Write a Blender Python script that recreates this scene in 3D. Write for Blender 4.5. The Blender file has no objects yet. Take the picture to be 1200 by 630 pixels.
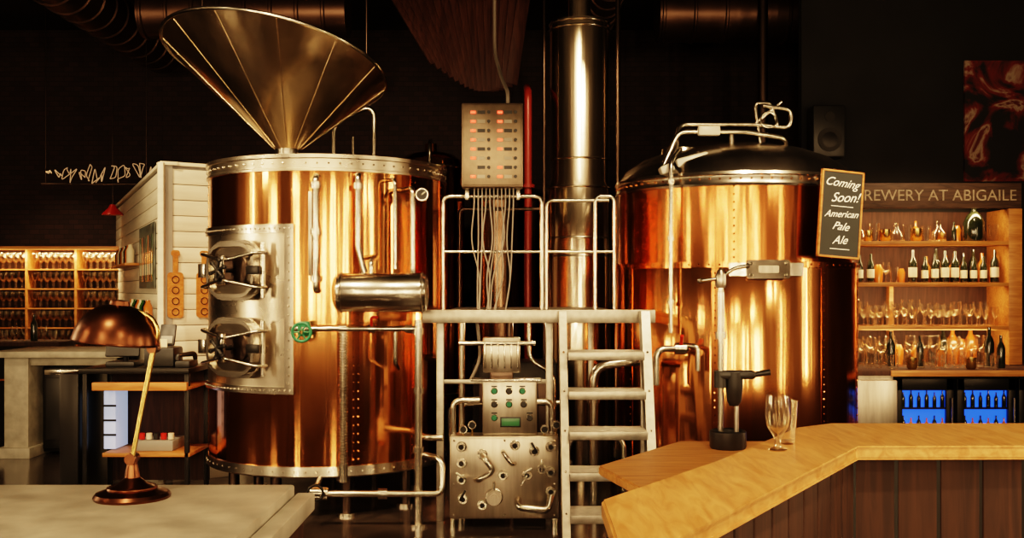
import bpy, bmesh, math, random
from mathutils import Matrix, Vector
random.seed(7)
SC = bpy.context.scene
COL = SC.collection
I4 = Matrix.Identity(4)

# ------------------------------------------------------------------ materials
def newmat(name):
    m = bpy.data.materials.new(name); m.use_nodes = True
    nt = m.node_tree; b = nt.nodes['Principled BSDF']
    return m, nt, b
def pbr(name, col, metal=0.0, rough=0.5, var=0.0, vscale=(6,6,6), bump=0.0, bscale=None, emit=None, estr=0.0, aniso=0.0, coat=0.0):
    m, nt, b = newmat(name)
    b.inputs['Base Color'].default_value = (*col,1)
    b.inputs['Metallic'].default_value = metal
    b.inputs['Roughness'].default_value = rough
    if coat: b.inputs['Coat Weight'].default_value = coat; b.inputs['Coat Roughness'].default_value=.15
    if emit:
        b.inputs['Emission Color'].default_value=(*emit,1); b.inputs['Emission Strength'].default_value=estr
    if var or bump:
        tc = nt.nodes.new('ShaderNodeTexCoord'); mp = nt.nodes.new('ShaderNodeMapping')
        mp.inputs['Scale'].default_value = vscale
        nt.links.new(tc.outputs['Object'], mp.inputs['Vector'])
        nz = nt.nodes.new('ShaderNodeTexNoise'); nz.inputs['Scale'].default_value=1.0; nz.inputs['Detail'].default_value=5
        nt.links.new(mp.outputs[0], nz.inputs['Vector'])
        if var:
            cr = nt.nodes.new('ShaderNodeValToRGB')
            cr.color_ramp.elements[0].position=.3; cr.color_ramp.elements[1].position=.7
            cr.color_ramp.elements[0].color=(*[c*(1-var) for c in col],1)
            cr.color_ramp.elements[1].color=(*[min(1,c*(1+var*.6)) for c in col],1)
            nt.links.new(nz.outputs['Fac'], cr.inputs[0]); nt.links.new(cr.outputs[0], b.inputs['Base Color'])
            mr = nt.nodes.new('ShaderNodeMapRange'); mr.inputs['To Min'].default_value=max(0.03,rough*(1-var*.7)); mr.inputs['To Max'].default_value=min(1,rough*(1+var*.7))
            nt.links.new(nz.outputs['Fac'], mr.inputs['Value']); nt.links.new(mr.outputs[0], b.inputs['Roughness'])
        if bump:
            nb = nz
            if bscale:
                mb = nt.nodes.new('ShaderNodeMapping'); mb.inputs['Scale'].default_value=bscale
                nt.links.new(tc.outputs['Object'], mb.inputs['Vector'])
                nb = nt.nodes.new('ShaderNodeTexNoise'); nb.inputs['Scale'].default_value=1.0; nb.inputs['Detail'].default_value=2.5
                nt.links.new(mb.outputs[0], nb.inputs['Vector'])
            bp = nt.nodes.new('ShaderNodeBump'); bp.inputs['Strength'].default_value=bump; bp.inputs['Distance'].default_value=.02
            nt.links.new(nb.outputs['Fac'], bp.inputs['Height']); nt.links.new(bp.outputs[0], b.inputs['Normal'])
    if aniso:
        b.inputs['Anisotropic'].default_value=aniso
        tg = nt.nodes.new('ShaderNodeTangent'); tg.direction_type='RADIAL'; tg.axis='Z'
        nt.links.new(tg.outputs[0], b.inputs['Tangent'])
    return m

def wood(name, c1, c2, rough=.35, scale=(1,14,14), coat=0.0):
    m, nt, b = newmat(name)
    tc = nt.nodes.new('ShaderNodeTexCoord'); mp = nt.nodes.new('ShaderNodeMapping'); mp.inputs['Scale'].default_value=scale
    nz = nt.nodes.new('ShaderNodeTexNoise'); nz.inputs['Scale'].default_value=2; nz.inputs['Detail'].default_value=7; nz.inputs['Distortion'].default_value=1.2
    cr = nt.nodes.new('ShaderNodeValToRGB'); cr.color_ramp.elements[0].position=.32; cr.color_ramp.elements[1].position=.68
    cr.color_ramp.elements[0].color=(*c1,1); cr.color_ramp.elements[1].color=(*c2,1)
    nt.links.new(tc.outputs['Object'], mp.inputs[0]); nt.links.new(mp.outputs[0], nz.inputs['Vector'])
    nt.links.new(nz.outputs['Fac'], cr.inputs[0]); nt.links.new(cr.outputs[0], b.inputs['Base Color'])
    bp = nt.nodes.new('ShaderNodeBump'); bp.inputs['Strength'].default_value=.15; bp.inputs['Distance'].default_value=.004
    nt.links.new(nz.outputs['Fac'], bp.inputs['Height']); nt.links.new(bp.outputs[0], b.inputs['Normal'])
    b.inputs['Roughness'].default_value=rough
    if coat: b.inputs['Coat Weight'].default_value=coat; b.inputs['Coat Roughness'].default_value=.3
    return m

def brick(name, c1, c2, mort, axis='XZ', scale=4.0, rough=.8):
    m, nt, b = newmat(name)
    tc = nt.nodes.new('ShaderNodeTexCoord'); sp = nt.nodes.new('ShaderNodeSeparateXYZ'); cb = nt.nodes.new('ShaderNodeCombineXYZ')
    nt.links.new(tc.outputs['Object'], sp.inputs[0])
    nt.links.new(sp.outputs[axis[0]], cb.inputs[0]); nt.links.new(sp.outputs[axis[1]], cb.inputs[1])
    bt = nt.nodes.new('ShaderNodeTexBrick'); bt.inputs['Scale'].default_value=scale
    bt.inputs['Color1'].default_value=(*c1,1); bt.inputs['Color2'].default_value=(*c2,1); bt.inputs['Mortar'].default_value=(*mort,1)
    bt.inputs['Mortar Size'].default_value=.015
    nt.links.new(cb.outputs[0], bt.inputs['Vector']); nt.links.new(bt.outputs['Color'], b.inputs['Base Color'])
    bp = nt.nodes.new('ShaderNodeBump'); bp.inputs['Strength'].default_value=.5; bp.inputs['Distance'].default_value=.01; bp.invert=True
    nt.links.new(bt.outputs['Fac'], bp.inputs['Height']); nt.links.new(bp.outputs[0], b.inputs['Normal'])
    b.inputs['Roughness'].default_value=rough
    return m

def glassmat(name, tint=(1,.92,.80), fac=.42):
    m, nt, b = newmat(name)
    nt.nodes.remove(b)
    out = nt.nodes['Material Output']
    tr = nt.nodes.new('ShaderNodeBsdfTransparent'); tr.inputs[0].default_value=(*[0.6+.38*t for t in tint],1)
    gl = nt.nodes.new('ShaderNodeBsdfGlossy'); gl.inputs['Roughness'].default_value=.12; gl.inputs[0].default_value=(*tint,1)
    lw = nt.nodes.new('ShaderNodeLayerWeight'); lw.inputs[0].default_value=fac
    mx = nt.nodes.new('ShaderNodeMixShader')
    nt.links.new(lw.outputs['Facing'], mx.inputs[0]); nt.links.new(tr.outputs[0], mx.inputs[1]); nt.links.new(gl.outputs[0], mx.inputs[2])
    nt.links.new(mx.outputs[0], out.inputs[0])
    return m

STREAK=(9,9,.28)
COPPER = pbr('copper', (.86,.345,.135), 1, .13, .36, (2.4,2.4,.9), .24, STREAK, aniso=.25)
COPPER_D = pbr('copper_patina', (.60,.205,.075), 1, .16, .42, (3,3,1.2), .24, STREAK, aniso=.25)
STEEL = pbr('stainless_steel', (.60,.54,.46), 1, .22, .18, (5,5,5))
STEELP = pbr('satin_steel_plate', (.58,.51,.42), 1, .28, .3, (4,4,4), .08)
STEELB = pbr('brushed_steel', (.48,.42,.35), 1, .32, .18, (30,4,4))
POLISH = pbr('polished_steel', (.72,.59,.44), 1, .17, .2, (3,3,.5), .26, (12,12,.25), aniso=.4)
DOORST = pbr('door_steel', (.42,.36,.29), 1, .18, .3, (6,6,6), .1)
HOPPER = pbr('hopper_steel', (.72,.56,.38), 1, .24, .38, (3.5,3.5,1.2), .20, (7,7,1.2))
ALU = pbr('galvanised_aluminium', (.48,.44,.38), .9, .40, .22, (20,20,20))
DOMEST = pbr('dome_steel', (.36,.32,.28), 1, .26, .2, (4,4,4))
DARKST = pbr('dark_steel', (.10,.07,.055), 1, .3, .2, (3,3,1))
DUCTM = pbr('painted_dark_duct', (.12,.07,.05), .9, .36, .3, (3,3,3))
VESSEL = pbr('aged_vessel_steel', (.20,.12,.08), 1, .24, .3, (3,3,.6), .2, STREAK)
BLACK = pbr('black_plastic', (.012,.011,.010), 0, .4)
BLACKM = pbr('black_metal', (.02,.018,.016), .6, .35)
BRONZE = pbr('aged_bronze', (.15,.062,.034), 1, .3, .3, (20,20,20))
BRASS = pbr('brass', (.6,.40,.15), 1, .25)
CONC = pbr('counter_stone', (.44,.41,.34), 0, .5, .28, (9,9,9), .04)
WHITE = pbr('white_paint', (.68,.63,.52), 0, .55, .12, (2,2,20))
WHITEP = pbr('white_plastic', (.60,.57,.50), 0, .35)
GREY = pbr('grey_paint', (.25,.24,.22), 0, .5, .1)
GREEN = pbr('green_enamel', (.02,.16,.08), .1, .3)
RED = pbr('red_enamel', (.5,.02,.01), .1, .35)
REDP = pbr('red_pipe', (.20,.018,.012), .2, .35)
OAK = wood('bar_oak', (.50,.225,.065), (.72,.39,.14), .42, (14,2.2,14), .1)
LEDGEOAK = wood('ledge_oak', (.38,.15,.04), (.60,.29,.09), .42, (2.2,14,14), .1)
OAK2 = wood('shelf_wood', (.33,.12,.028), (.52,.23,.07), .45, (1.5,14,14))
DWOOD = wood('dark_panel_wood', (.022,.007,.003), (.055,.020,.009), .75, (14,14,1.2))
SLAT = wood('ceiling_slat_wood', (.05,.016,.010), (.11,.04,.025), .5, (14,14,1.5))
GLASS = glassmat('clear_glass')
BGLASS = pbr('dark_bottle_glass', (.012,.015,.008), 0, .07, coat=.5)
AMBER = pbr('amber_liquor', (.40,.12,.02), 0, .1, coat=.5)
GREENB = pbr('green_bottle_glass', (.02,.08,.02), 0, .08, coat=.5)
LABEL = pbr('paper_label', (.66,.58,.43), 0, .7)
CHALK = pbr('chalkboard', (.02,.022,.02), 0, .7, .3, (8,8,8))
CHALKW = pbr('chalk', (.85,.83,.78), 0, .9, emit=(1,.95,.85), estr=.05)
LEDR = pbr('red_indicator', (.8,.05,.02), 0, .3, emit=(1,.05,.02), estr=3)
LEDW = pbr('engraved_label', (.36,.31,.25), 0, .5)
SCREEN = pbr('green_lcd', (.04,.12,.05), 0, .3, emit=(.1,.6,.2), estr=.04)
BLUE = pbr('blue_fridge_light', (.02,.05,.35), 0, .3, emit=(.02,.12,1), estr=.8)
WARMW = pbr('lit_case_white', (.5,.6,.9), 0, .3, emit=(.55,.7,1), estr=.3)
NEON = pbr('wire_glow', (.9,.7,.5), 0, .4, emit=(1,.65,.4), estr=.08)
CABLE = pbr('grey_cable', (.24,.21,.18), .2, .4)

# ------------------------------------------------------------------ geometry helpers
class G:
    """one real-world object: an empty that parents its parts"""
    def __init__(s, name, loc=(0,0,0)):
        s.e = bpy.data.objects.new(name, None); s.e.empty_display_size=.1
        s.e.location = loc; COL.objects.link(s.e); s.M = I4.copy()
        s.inv = Matrix.Translation(Vector(loc)).inverted()
    def add(s, name, data):
        o = bpy.data.objects.new(name, data); COL.objects.link(o)
        o.parent = s.e; o.matrix_parent_inverse = s.inv
        return o
    def bm(s, name, bm, mat, smooth=True):
        bmesh.ops.recalc_face_normals(bm, faces=bm.faces)
        for f in bm.faces: f.smooth = smooth
        for e in bm.edges:
            if len(e.link_faces)==2:
                e.smooth = e.calc_face_angle(0) < .6
        bm.transform(s.M)
        me = bpy.data.meshes.new(name); bm.to_mesh(me); bm.free()
        me.materials.append(mat)
        return s.add(name, me)
    def cyl(s, name, p0, p1, r, mat, r2=None, seg=20):
        bm = bmesh.new(); p0=Vector(p0); p1=Vector(p1); d=p1-p0
        m = Matrix.Translation((p0+p1)/2) @ d.to_track_quat('Z','Y').to_matrix().to_4x4()
        bmesh.ops.create_cone(bm, cap_ends=True, segments=seg, radius1=r, radius2=r if r2 is None else r2, depth=d.length, matrix=m)
        return s.bm(name, bm, mat)
    def box(s, name, lo, hi, mat, bev=.004, rot=None):
        bm = bmesh.new(); lo=Vector(lo); hi=Vector(hi); c=(lo+hi)/2; sz=hi-lo
        m = Matrix.Translation(c)
        if rot: m = m @ rot
        bmesh.ops.create_cube(bm, size=1, matrix=m @ Matrix.Diagonal((*sz,1)))
        if bev: bmesh.ops.bevel(bm, geom=bm.edges[:], offset=min(bev, min(sz)*.3), segments=2, affect='EDGES', profile=.5)
        return s.bm(name, bm, mat)
    def lathe(s, name, prof, c, mat, seg=48, close=False):
        bm = bmesh.new(); rings=[]
        for r,z in prof:
            if r<1e-6: rings.append([bm.verts.new((c[0],c[1],c[2]+z))])
            else: rings.append([bm.verts.new((c[0]+r*math.cos(2*math.pi*i/seg), c[1]+r*math.sin(2*math.pi*i/seg), c[2]+z)) for i in range(seg)])
        n=len(rings)
        for k in range(n if close else n-1):
            a=rings[k]; b=rings[(k+1)%n]
            for i in range(seg):
                j=(i+1)%seg
                if len(a)==1 and len(b)==1: continue
                if len(a)==1: bm.faces.new((a[0],b[i],b[j]))
                elif len(b)==1: bm.faces.new((a[i],a[j],b[0]))
                else: bm.faces.new((a[i],a[j],b[j],b[i]))
        return s.bm(name, bm, mat)
    def arc(s, name, c, r0, r1, t0, t1, z0, z1, mat, seg=24):
        """curved plate around a vertical axis; angles in degrees from -Y towards +X"""
        bm = bmesh.new(); rows=[]
        for i in range(seg+1):
            t=math.radians(t0+(t1-t0)*i/seg); sx=math.sin(t); cy=-math.cos(t)
            rows.append([bm.verts.new((c[0]+r*sx, c[1]+r*cy, z)) for r,z in ((r0,z0),(r1,z0),(r1,z1),(r0,z1))])
        for i in range(seg):
            for k in range(4):
                bm.faces.new((rows[i][k],rows[i][(k+1)%4],rows[i+1][(k+1)%4],rows[i+1][k]))
        bm.faces.new(rows[0]); bm.faces.new(rows[-1][::-1])
        return s.bm(name, bm, mat)
    def dots(s, name, pts, r, mat):
        bm = bmesh.new()
        for p in pts:
            bmesh.ops.create_icosphere(bm, subdivisions=1, radius=r, matrix=Matrix.Translation(p))
        return s.bm(name, bm, mat)
    def tube(s, name, pts, r, mat, fil=.05, seg=3):
        pts=[Vector(p) for p in pts]; out=[pts[0]]
        for i in range(1,len(pts)-1):
            a,b,c=pts[i-1],pts[i],pts[i+1]
            d1=(a-b); d2=(c-b); f=min(fil, d1.length*.45, d2.length*.45)
            q0=b+d1.normalized()*f; q1=b+d2.normalized()*f
            for k in range(6):
                t=k/5; out.append(q0*(1-t)**2+b*2*t*(1-t)+q1*t*t)
        out.append(pts[-1])
        cu=bpy.data.curves.new(name,'CURVE'); cu.dimensions='3D'; cu.bevel_depth=r; cu.bevel_resolution=seg; cu.use_fill_caps=True
        sp=cu.splines.new('POLY'); sp.points.add(len(out)-1)
        for i,p in enumerate(out): sp.points[i].co=(*(s.M@p),1)
        for p in cu.splines: p.use_smooth=True
        cu.materials.append(mat)
        return s.add(name,cu)
    def torus(s, name, c, R, r, mat, nrm=(0,0,1), seg=28):
        q = Vector(nrm).to_track_quat('Z','Y').to_matrix().to_4x4(); m=Matrix.Translation(c)@q
        bm=bmesh.new(); rings=[]
        for i in range(seg):
            a=2*math.pi*i/seg
            rings.append([bm.verts.new(m@Vector(((R+r*math.cos(2*math.pi*k/8))*math.cos(a),(R+r*math.cos(2*math.pi*k/8))*math.sin(a),r*math.sin(2*math.pi*k/8)))) for k in range(8)])
        for i in range(seg):
            for k in range(8):
                j=(i+1)%seg; l=(k+1)%8
                bm.faces.new((rings[i][k],rings[j][k],rings[j][l],rings[i][l]))
        return s.bm(name,bm,mat)
    def rrect(s, name, w, h, rad, y0, y1, mat, c=(0,0), hole=None):
        """rounded rectangle in local XZ plane extruded y0..y1 (optionally a frame with hole margin)"""
        def loop(w,h,rad):
            L=[]
            for (sx,sz,a0) in ((1,1,0),(-1,1,90),(-1,-1,180),(1,-1,270)):
                for k in range(6):
                    a=math.radians(a0+18*k); L.append((c[0]+sx*(w/2-rad)+rad*math.cos(a), c[1]+sz*(h/2-rad)+rad*math.sin(a)))
            return L
        bm=bmesh.new(); L=loop(w,h,rad); n=len(L)
        A=[bm.verts.new((x,y0,z)) for x,z in L]; B=[bm.verts.new((x,y1,z)) for x,z in L]
        for i in range(n): bm.faces.new((A[i],A[(i+1)%n],B[(i+1)%n],B[i]))
        if hole:
            H=loop(w-2*hole,h-2*hole,max(.005,rad-hole)); C=[bm.verts.new((x,y0,z)) for x,z in H]; D=[bm.verts.new((x,y1,z)) for x,z in H]
            for i in range(n):
                j=(i+1)%n
                bm.faces.new((C[i],C[j],D[j],D[i])); bm.faces.new((A[i],A[j],C[j],C[i])); bm.faces.new((B[i],B[j],D[j],D[i]))
        else: bm.faces.new(A); bm.faces.new(B[::-1])
        return s.bm(name,bm,mat)
    def poly(s, name, pts, z0, z1, mat, bev=.006):
        bm=bmesh.new(); A=[bm.verts.new((x,y,z0)) for x,y in pts]; B=[bm.verts.new((x,y,z1)) for x,y in pts]; n=len(pts)
        for i in range(n): bm.faces.new((A[i],A[(i+1)%n],B[(i+1)%n],B[i]))
        bm.faces.new(A); bm.faces.new(B[::-1])
        if bev: bmesh.ops.bevel(bm, geom=bm.edges[:], offset=bev, segments=2, affect='EDGES')
        return s.bm(name,bm,mat)
    def text(s, name, body, size, M, mat, align='CENTER', shear=0, ext=.001):
        cu=bpy.data.curves.new(name,'FONT'); cu.body=body; cu.size=size; cu.align_x=align; cu.align_y='CENTER'; cu.extrude=ext; cu.shear=shear
        cu.materials.append(mat)
        o=s.add(name,cu); o.matrix_parent_inverse=I4
        o.matrix_basis = s.inv @ s.M @ M
        return o
    def inst(s, name, me, loc, sc=1, rz=0):
        o=s.add(name, me); o.matrix_basis=Matrix.Translation(loc)@Matrix.Rotation(rz,4,'Z')@Matrix.Diagonal((sc,sc,sc,1))
        return o

def lathe_mesh(name, prof, mat, seg=16):
    bm=bmesh.new(); rings=[]
    for r,z in prof:
        rings.append([bm.verts.new((0,0,z))] if r<1e-6 else [bm.verts.new((r*math.cos(2*math.pi*i/seg),r*math.sin(2*math.pi*i/seg),z)) for i in range(seg)])
    for a,b in zip(rings,rings[1:]):
        for i in range(seg):
            j=(i+1)%seg
            if len(a)==1: bm.faces.new((a[0],b[i],b[j]))
            elif len(b)==1: bm.faces.new((a[i],a[j],b[0]))
            else: bm.faces.new((a[i],a[j],b[j],b[i]))
    bmesh.ops.recalc_face_normals(bm, faces=bm.faces)
    for f in bm.faces: f.smooth=True
    for e in bm.edges:
        if len(e.link_faces)==2: e.smooth=e.calc_face_angle(0)<.7
    me=bpy.data.meshes.new(name); bm.to_mesh(me); bm.free(); me.materials.append(mat); return me

def frame(c, r, tdeg, z):
    """local frame on a tank wall: X tangent, -Y outwards, Z up"""
    t=math.radians(tdeg)
    return Matrix.Translation((c[0]+r*math.sin(t), c[1]-r*math.cos(t), z)) @ Matrix.Rotation(t,4,'Z')
def TXT(x,y,z): return Matrix.Translation((x,y,z))@Matrix.Rotation(math.pi/2,4,'X')

def shell(name, lo, hi, mat):
    bm=bmesh.new(); lo=Vector(lo); hi=Vector(hi)
    bmesh.ops.create_cube(bm,size=1,matrix=Matrix.Translation((lo+hi)/2)@Matrix.Diagonal((*(hi-lo),1)))
    me=bpy.data.meshes.new(name); bm.to_mesh(me); bm.free(); me.materials.append(mat)
    o=bpy.data.objects.new(name,me); COL.objects.link(o); return o

# ------------------------------------------------------------------ room
XL,XR,YF,YB,ZC = -7.0,5.2,-3.0,13.0,4.9
FLOORM = pbr('polished_dark_concrete', (.060,.045,.036), 0, .16, .5, (2.5,2.5,2.5), .05, coat=.4)
WDARK = brick('dark_brick', (.034,.013,.010), (.018,.007,.005), (.008,.005,.004))
WSIDE = brick('dark_brick_side', (.03,.012,.009), (.018,.007,.005), (.008,.005,.004), 'YZ')
CEILM = pbr('black_ceiling', (.008,.006,.005), 0, .8, .4, (1.5,1.5,1.5))
BARW = pbr('black_painted_wall', (.0035,.0025,.002), 0, .8, .3, (2,2,2))
REARM = brick('dining_brick', (.08,.028,.013), (.05,.017,.009), (.03,.018,.012))
shell('floor',(XL-.1,YF-.1,-.1),(XR+.1,YB+.1,0),FLOORM)
shell('ceiling',(XL-.1,YF-.1,ZC),(XR+.1,YB+.1,ZC+.1),CEILM)
shell('wall_left',(XL-.1,YF,0),(XL,YB,ZC),WSIDE)
shell('wall_right',(XR,YF,0),(XR+.1,YB,ZC),WSIDE)
shell('wall_back',(XL,YB,0),(XR,YB+.1,ZC),WDARK)
shell('wall_front',(XL,YF-.1,0),(XR,YF,ZC),REARM)
shell('wall_bar_partition',(2.72,9.62,0),(XR,9.72,ZC),BARW)

# ------------------------------------------------------------------ left kettle
TC=(-1.43,8.0)
g=G('copper_mash_kettle',(TC[0],TC[1],0))
c3=(TC[0],TC[1],0); R=.90
g.lathe('copper_shell',[(R,.36),(R,.9),(R+.001,1.5),(R,2.44)],c3,COPPER,96)
g.lathe('top_rim_band',[(R-.03,2.43),(R+.018,2.43),(R+.018,2.445),(R+.008,2.45),(R+.008,2.515),(R+.022,2.52),(R+.022,2.545),(R-.03,2.545)],c3,STEELP,96,True)
g.lathe('bottom_band',[(R-.02,.30),(R+.012,.30),(R+.02,.31),(R+.012,.375),(R-.02,.375)],c3,STEEL,96,True)
g.lathe('base_cone',[(R-.02,.33),(.7,.26),(.12,.17),(0,.17)],c3,DARKST,64)
g.lathe('lid_dome',[(R-.02,2.52),(.7,2.545),(.4,2.56),(.16,2.57),(.15,2.585),(0,2.585)],c3,STEEL,64)
for i,t in enumerate((-60,-20,20,60,120,180,240)):
    a=math.radians(t); x=TC[0]+.74*math.sin(a); y=TC[1]-.74*math.cos(a)
    g.cyl(f'leg_{i+1}',(x,y,0.015),(x,y,.34),.04,DARKST)
    g.cyl(f'foot_{i+1}',(x,y,0),(x,y,.02),.07,STEEL)
pts=[]
for i in range(72):
    a=2*math.pi*i/72
    pts.append((TC[0]+(R+.012)*math.cos(a),TC[1]+(R+.012)*math.sin(a),2.483))
    pts.append((TC[0]+(R+.014)*math.cos(a),TC[1]+(R+.014)*math.sin(a),.34))
g.dots('rim_bolts',pts,.009,STEEL)
for k,t in enumerate((22,52,78,150,210,-80)):
    g.arc(f'seam_strip_{k+1}',TC,R-.004,R+.006,t-1.6,t+1.6,.38,2.43,COPPER_D,4)
pts=[]
for t in (22,52,78,150,210,-80):
    for s_ in (-1,1):
        for i in range(34):
            a=math.radians(t+s_*1.1); pts.append((TC[0]+(R+.007)*math.sin(a),TC[1]-(R+.007)*math.cos(a),.42+i*.0595))
g.dots('seam_rivets',pts,.006,COPPER)
# man-way plate
g.arc('manway_plate',TC,R-.003,R+.012,-66,-6,.9,2.06,STEELP,32)
g.arc('manway_plate_top_band',TC,R,R+.028,-67,-5,2.0,2.06,STEEL,32)
g.arc('manway_plate_bottom_band',TC,R,R+.028,-67,-5,.88,.93,STEEL,32)
g.arc('manway_plate_edge',TC,R,R+.028,-9,-5,.88,2.06,STEEL,4)
pts=[]
for i in range(26):
    a=math.radians(-66+i*2.38)
    for z in (2.03,.905): pts.append((TC[0]+(R+.03)*math.sin(a),TC[1]-(R+.03)*math.cos(a),z))
for i in range(18):
    a=math.radians(-7); pts.append((TC[0]+(R+.03)*math.sin(a),TC[1]-(R+.03)*math.cos(a),.95+i*.06))
g.dots('manway_rivets',pts,.008,STEEL)
for k,z in enumerate((1.74,1.20)):
    g.M=frame(TC,R,-33,z)
    n=f'manway_{k+1}_'
    g.rrect(n+'neck',.46,.36,.12,.05,-.07,DOORST,hole=.025)
    g.rrect(n+'flange',.52,.42,.15,-.045,-.07,STEEL,hole=.045)
    g.rrect(n+'door',.44,.34,.12,-.060,-.078,DOORST)
    g.rrect(n+'door_dish',.30,.20,.08,-.078,-.086,DARKST)
    g.rrect(n+'door_rim',.48,.38,.14,-.07,-.105,STEEL,hole=.024)
    for q,zz in enumerate((.12,-.12)):
        g.tube(n+f'clamp_{q+1}',[(-.29,-.03,zz),(-.28,-.12,zz),(0,-.17,zz*.55),(.28,-.12,zz),(.29,-.03,zz)],.012,STEEL,.06)
    g.cyl(n+'screw',(0,-.08,0),(0,-.21,0),.018,BLACKM)
    g.box(n+'bridge',(-.028,-.185,-.10),(.028,-.16,.10),STEEL)
    for q in range(3):
        a=q*math.pi/3+.3
        g.cyl(n+f'knob_spoke_{q+1}',(-.07*math.cos(a),-.21,-.07*math.sin(a)),(.07*math.cos(a),-.21,.07*math.sin(a)),.012,BLACKM)
    g.dots(n+'knob_balls',[(.07*math.cos(q*math.pi/3+.3),-.21,.07*math.sin(q*math.pi/3+.3)) for q in range(6)],.020,BLACKM)
    g.cyl(n+'hinge',(.275,-.05,-.19),(.275,-.05,.19),.018,STEEL)
    g.box(n+'hinge_arm',(.18,-.12,-.03),(.30,-.10,.03),BLACKM)
    g.box(n+'latch',(-.32,-.11,-.05),(-.25,-.07,.05),STEEL)
g.M=I4.copy()
# vertical pipework in front of the shell
g.tube('sight_pipe',[(-1.345,7.14,2.38),(-1.345,7.02,2.38),(-1.345,7.02,1.60),(-1.345,7.14,1.60)],.024,STEEL,.04)
for i,z in enumerate((2.32,2.0,1.68)):
    g.cyl(f'sight_pipe_clamp_{i+1}',(-1.345,7.02,z-.02),(-1.345,7.02,z+.02),.038,STEEL)
g.box('sight_pipe_guard',(-1.40,7.035,1.7),(-1.375,7.05,2.28),STEELB)
g.tube('vent_pipe',[(-1.065,7.2,2.40),(-1.065,7.08,2.40),(-1.065,7.08,1.90),(-1.02,7.08,1.72)],.022,STEEL,.04)
g.cyl('vent_pipe_collar',(-1.065,7.08,2.30),(-1.065,7.08,2.34),.036,STEEL)
g.tube('feed_pipe',[(-.80,7.40,2.32),(-.70,7.22,2.32),(-.70,7.22,1.70),(-.72,7.30,1.60)],.022,STEEL,.05)
g.cyl('gauge_body',(-.63,7.22,2.27),(-.63,7.16,2.27),.045,STEEL)
g.cyl('gauge_dial',(-.63,7.158,2.27),(-.63,7.155,2.27),.036,BLACKM)
g.cyl('gauge_needle',(-.63,7.153,2.27),(-.605,7.153,2.29),.003,LABEL)
g.cyl('gauge_stem',(-.70,7.22,2.27),(-.62,7.2,2.27),.012,BRASS)
g.tube('side_pipe',[(-.88,7.28,2.38),(-.82,7.18,2.38),(-.82,7.18,1.75)],.014,STEEL,.05)
# horizontal steel receiver
ax=Matrix.Translation((-.87,6.86,1.585))@Matrix.Rotation(math.pi/2,4,'Y')
g.M=ax
g.lathe('receiver_drum',[(0,-.305),(.09,-.305),(.118,-.295),(.13,-.27),(.13,.27),(.118,.295),(.09,.305),(0,.305)],(0,0,0),STEEL,48)
for i,z in enumerate((-.27,.27)): g.torus(f'receiver_ring_{i+1}',(0,0,z),.131,.007,STEEL,seg=40)
g.M=I4.copy()
g.box('receiver_bracket_1',(-1.10,6.95,1.50),(-1.06,7.2,1.54),STEEL)
g.box('receiver_bracket_2',(-.74,6.95,1.50),(-.70,7.5,1.54),STEEL)
g.tube('receiver_inlet',[(-.95,6.9,1.70),(-.95,6.9,1.80),(-.95,7.2,1.84)],.016,STEEL,.04)
# sampling manifold
g.tube('manifold_pipe',[(-1.52,7.12,1.34),(-1.50,6.95,1.34),(-.64,6.95,1.34)],.02,STEEL,.05)
for i,x in enumerate((-1.40,-1.145,-.95,-.70)):
    g.cyl(f'manifold_union_{i+1}',(x-.025,6.95,1.34),(x+.025,6.95,1.34),.033,STEEL)
g.torus('valve_wheel',(-1.41,6.86,1.32),.062,.010,GREEN,(0,-1,0))
for i in range(3):
    a=i*math.pi/3
    g.cyl(f'valve_wheel_spoke_{i+1}',(-1.41-.06*math.cos(a),6.86,1.32-.06*math.sin(a)),(-1.41+.06*math.cos(a),6.86,1.32+.06*math.sin(a)),.006,GREEN)
g.cyl('valve_stem',(-1.41,6.95,1.34),(-1.41,6.84,1.32),.012,BRASS)
g.box('valve_body',(-1.45,6.92,1.29),(-1.37,6.98,1.39),GREEN,.012)
g.tube('manifold_lever',[(-.95,6.93,1.36),(-.95,6.88,1.42),(-.90,6.86,1.42)],.009,RED,.02)
prof=[]
for i in range(46):
    z=.42+i*.0195; prof += [(.022,z),(.034,z+.005),(.034,z+.010),(.022,z+.015)]
g.lathe('corrugated_drain_hose',prof,(-1.145,6.95,0),STEEL,18)
g.cyl('drain_hose_end',(-1.145,6.95,.30),(-1.145,6.95,.42),.03,STEEL)
g.tube('rear_sample_tube',[(-.80,7.02,1.34),(-.80,7.02,1.10),(-.80,7.2,1.05)],.014,STEEL,.04)
g.tube('support_post',[(-.635,6.95,1.40),(-.635,6.95,.02)],.028,STEEL)
for i,z in enumerate((1.3,.9,.5)): g.cyl(f'post_collar_{i+1}',(-.635,6.95,z),(-.635,6.95,z+.04),.038,STEEL)
g.cyl('post_foot',(-.635,6.95,0),(-.635,6.95,.02),.06,STEEL)
g.tube('transfer_pipe',[(-1.33,7.1,.3),(-1.33,6.9,.23),(-.47,6.9,.23),(-.47,6.95,.45),(-.66,7.1,.48)],.022,STEEL,.06)
g.torus('transfer_valve_wheel',(-1.31,6.83,.25),.05,.009,BLACKM,(0,-1,0))
g.cyl('transfer_valve_body',(-1.36,6.9,.235),(-1.24,6.9,.23),.042,STEEL)
g.cyl('transfer_union',(-.9,6.9,.23),(-.84,6.9,.23),.036,STEEL)
g.tube('lower_outlet',[(-.72,7.45,.58),(-.60,7.1,.58),(-.48,7.1,.58)],.024,STEEL,.05)

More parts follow.
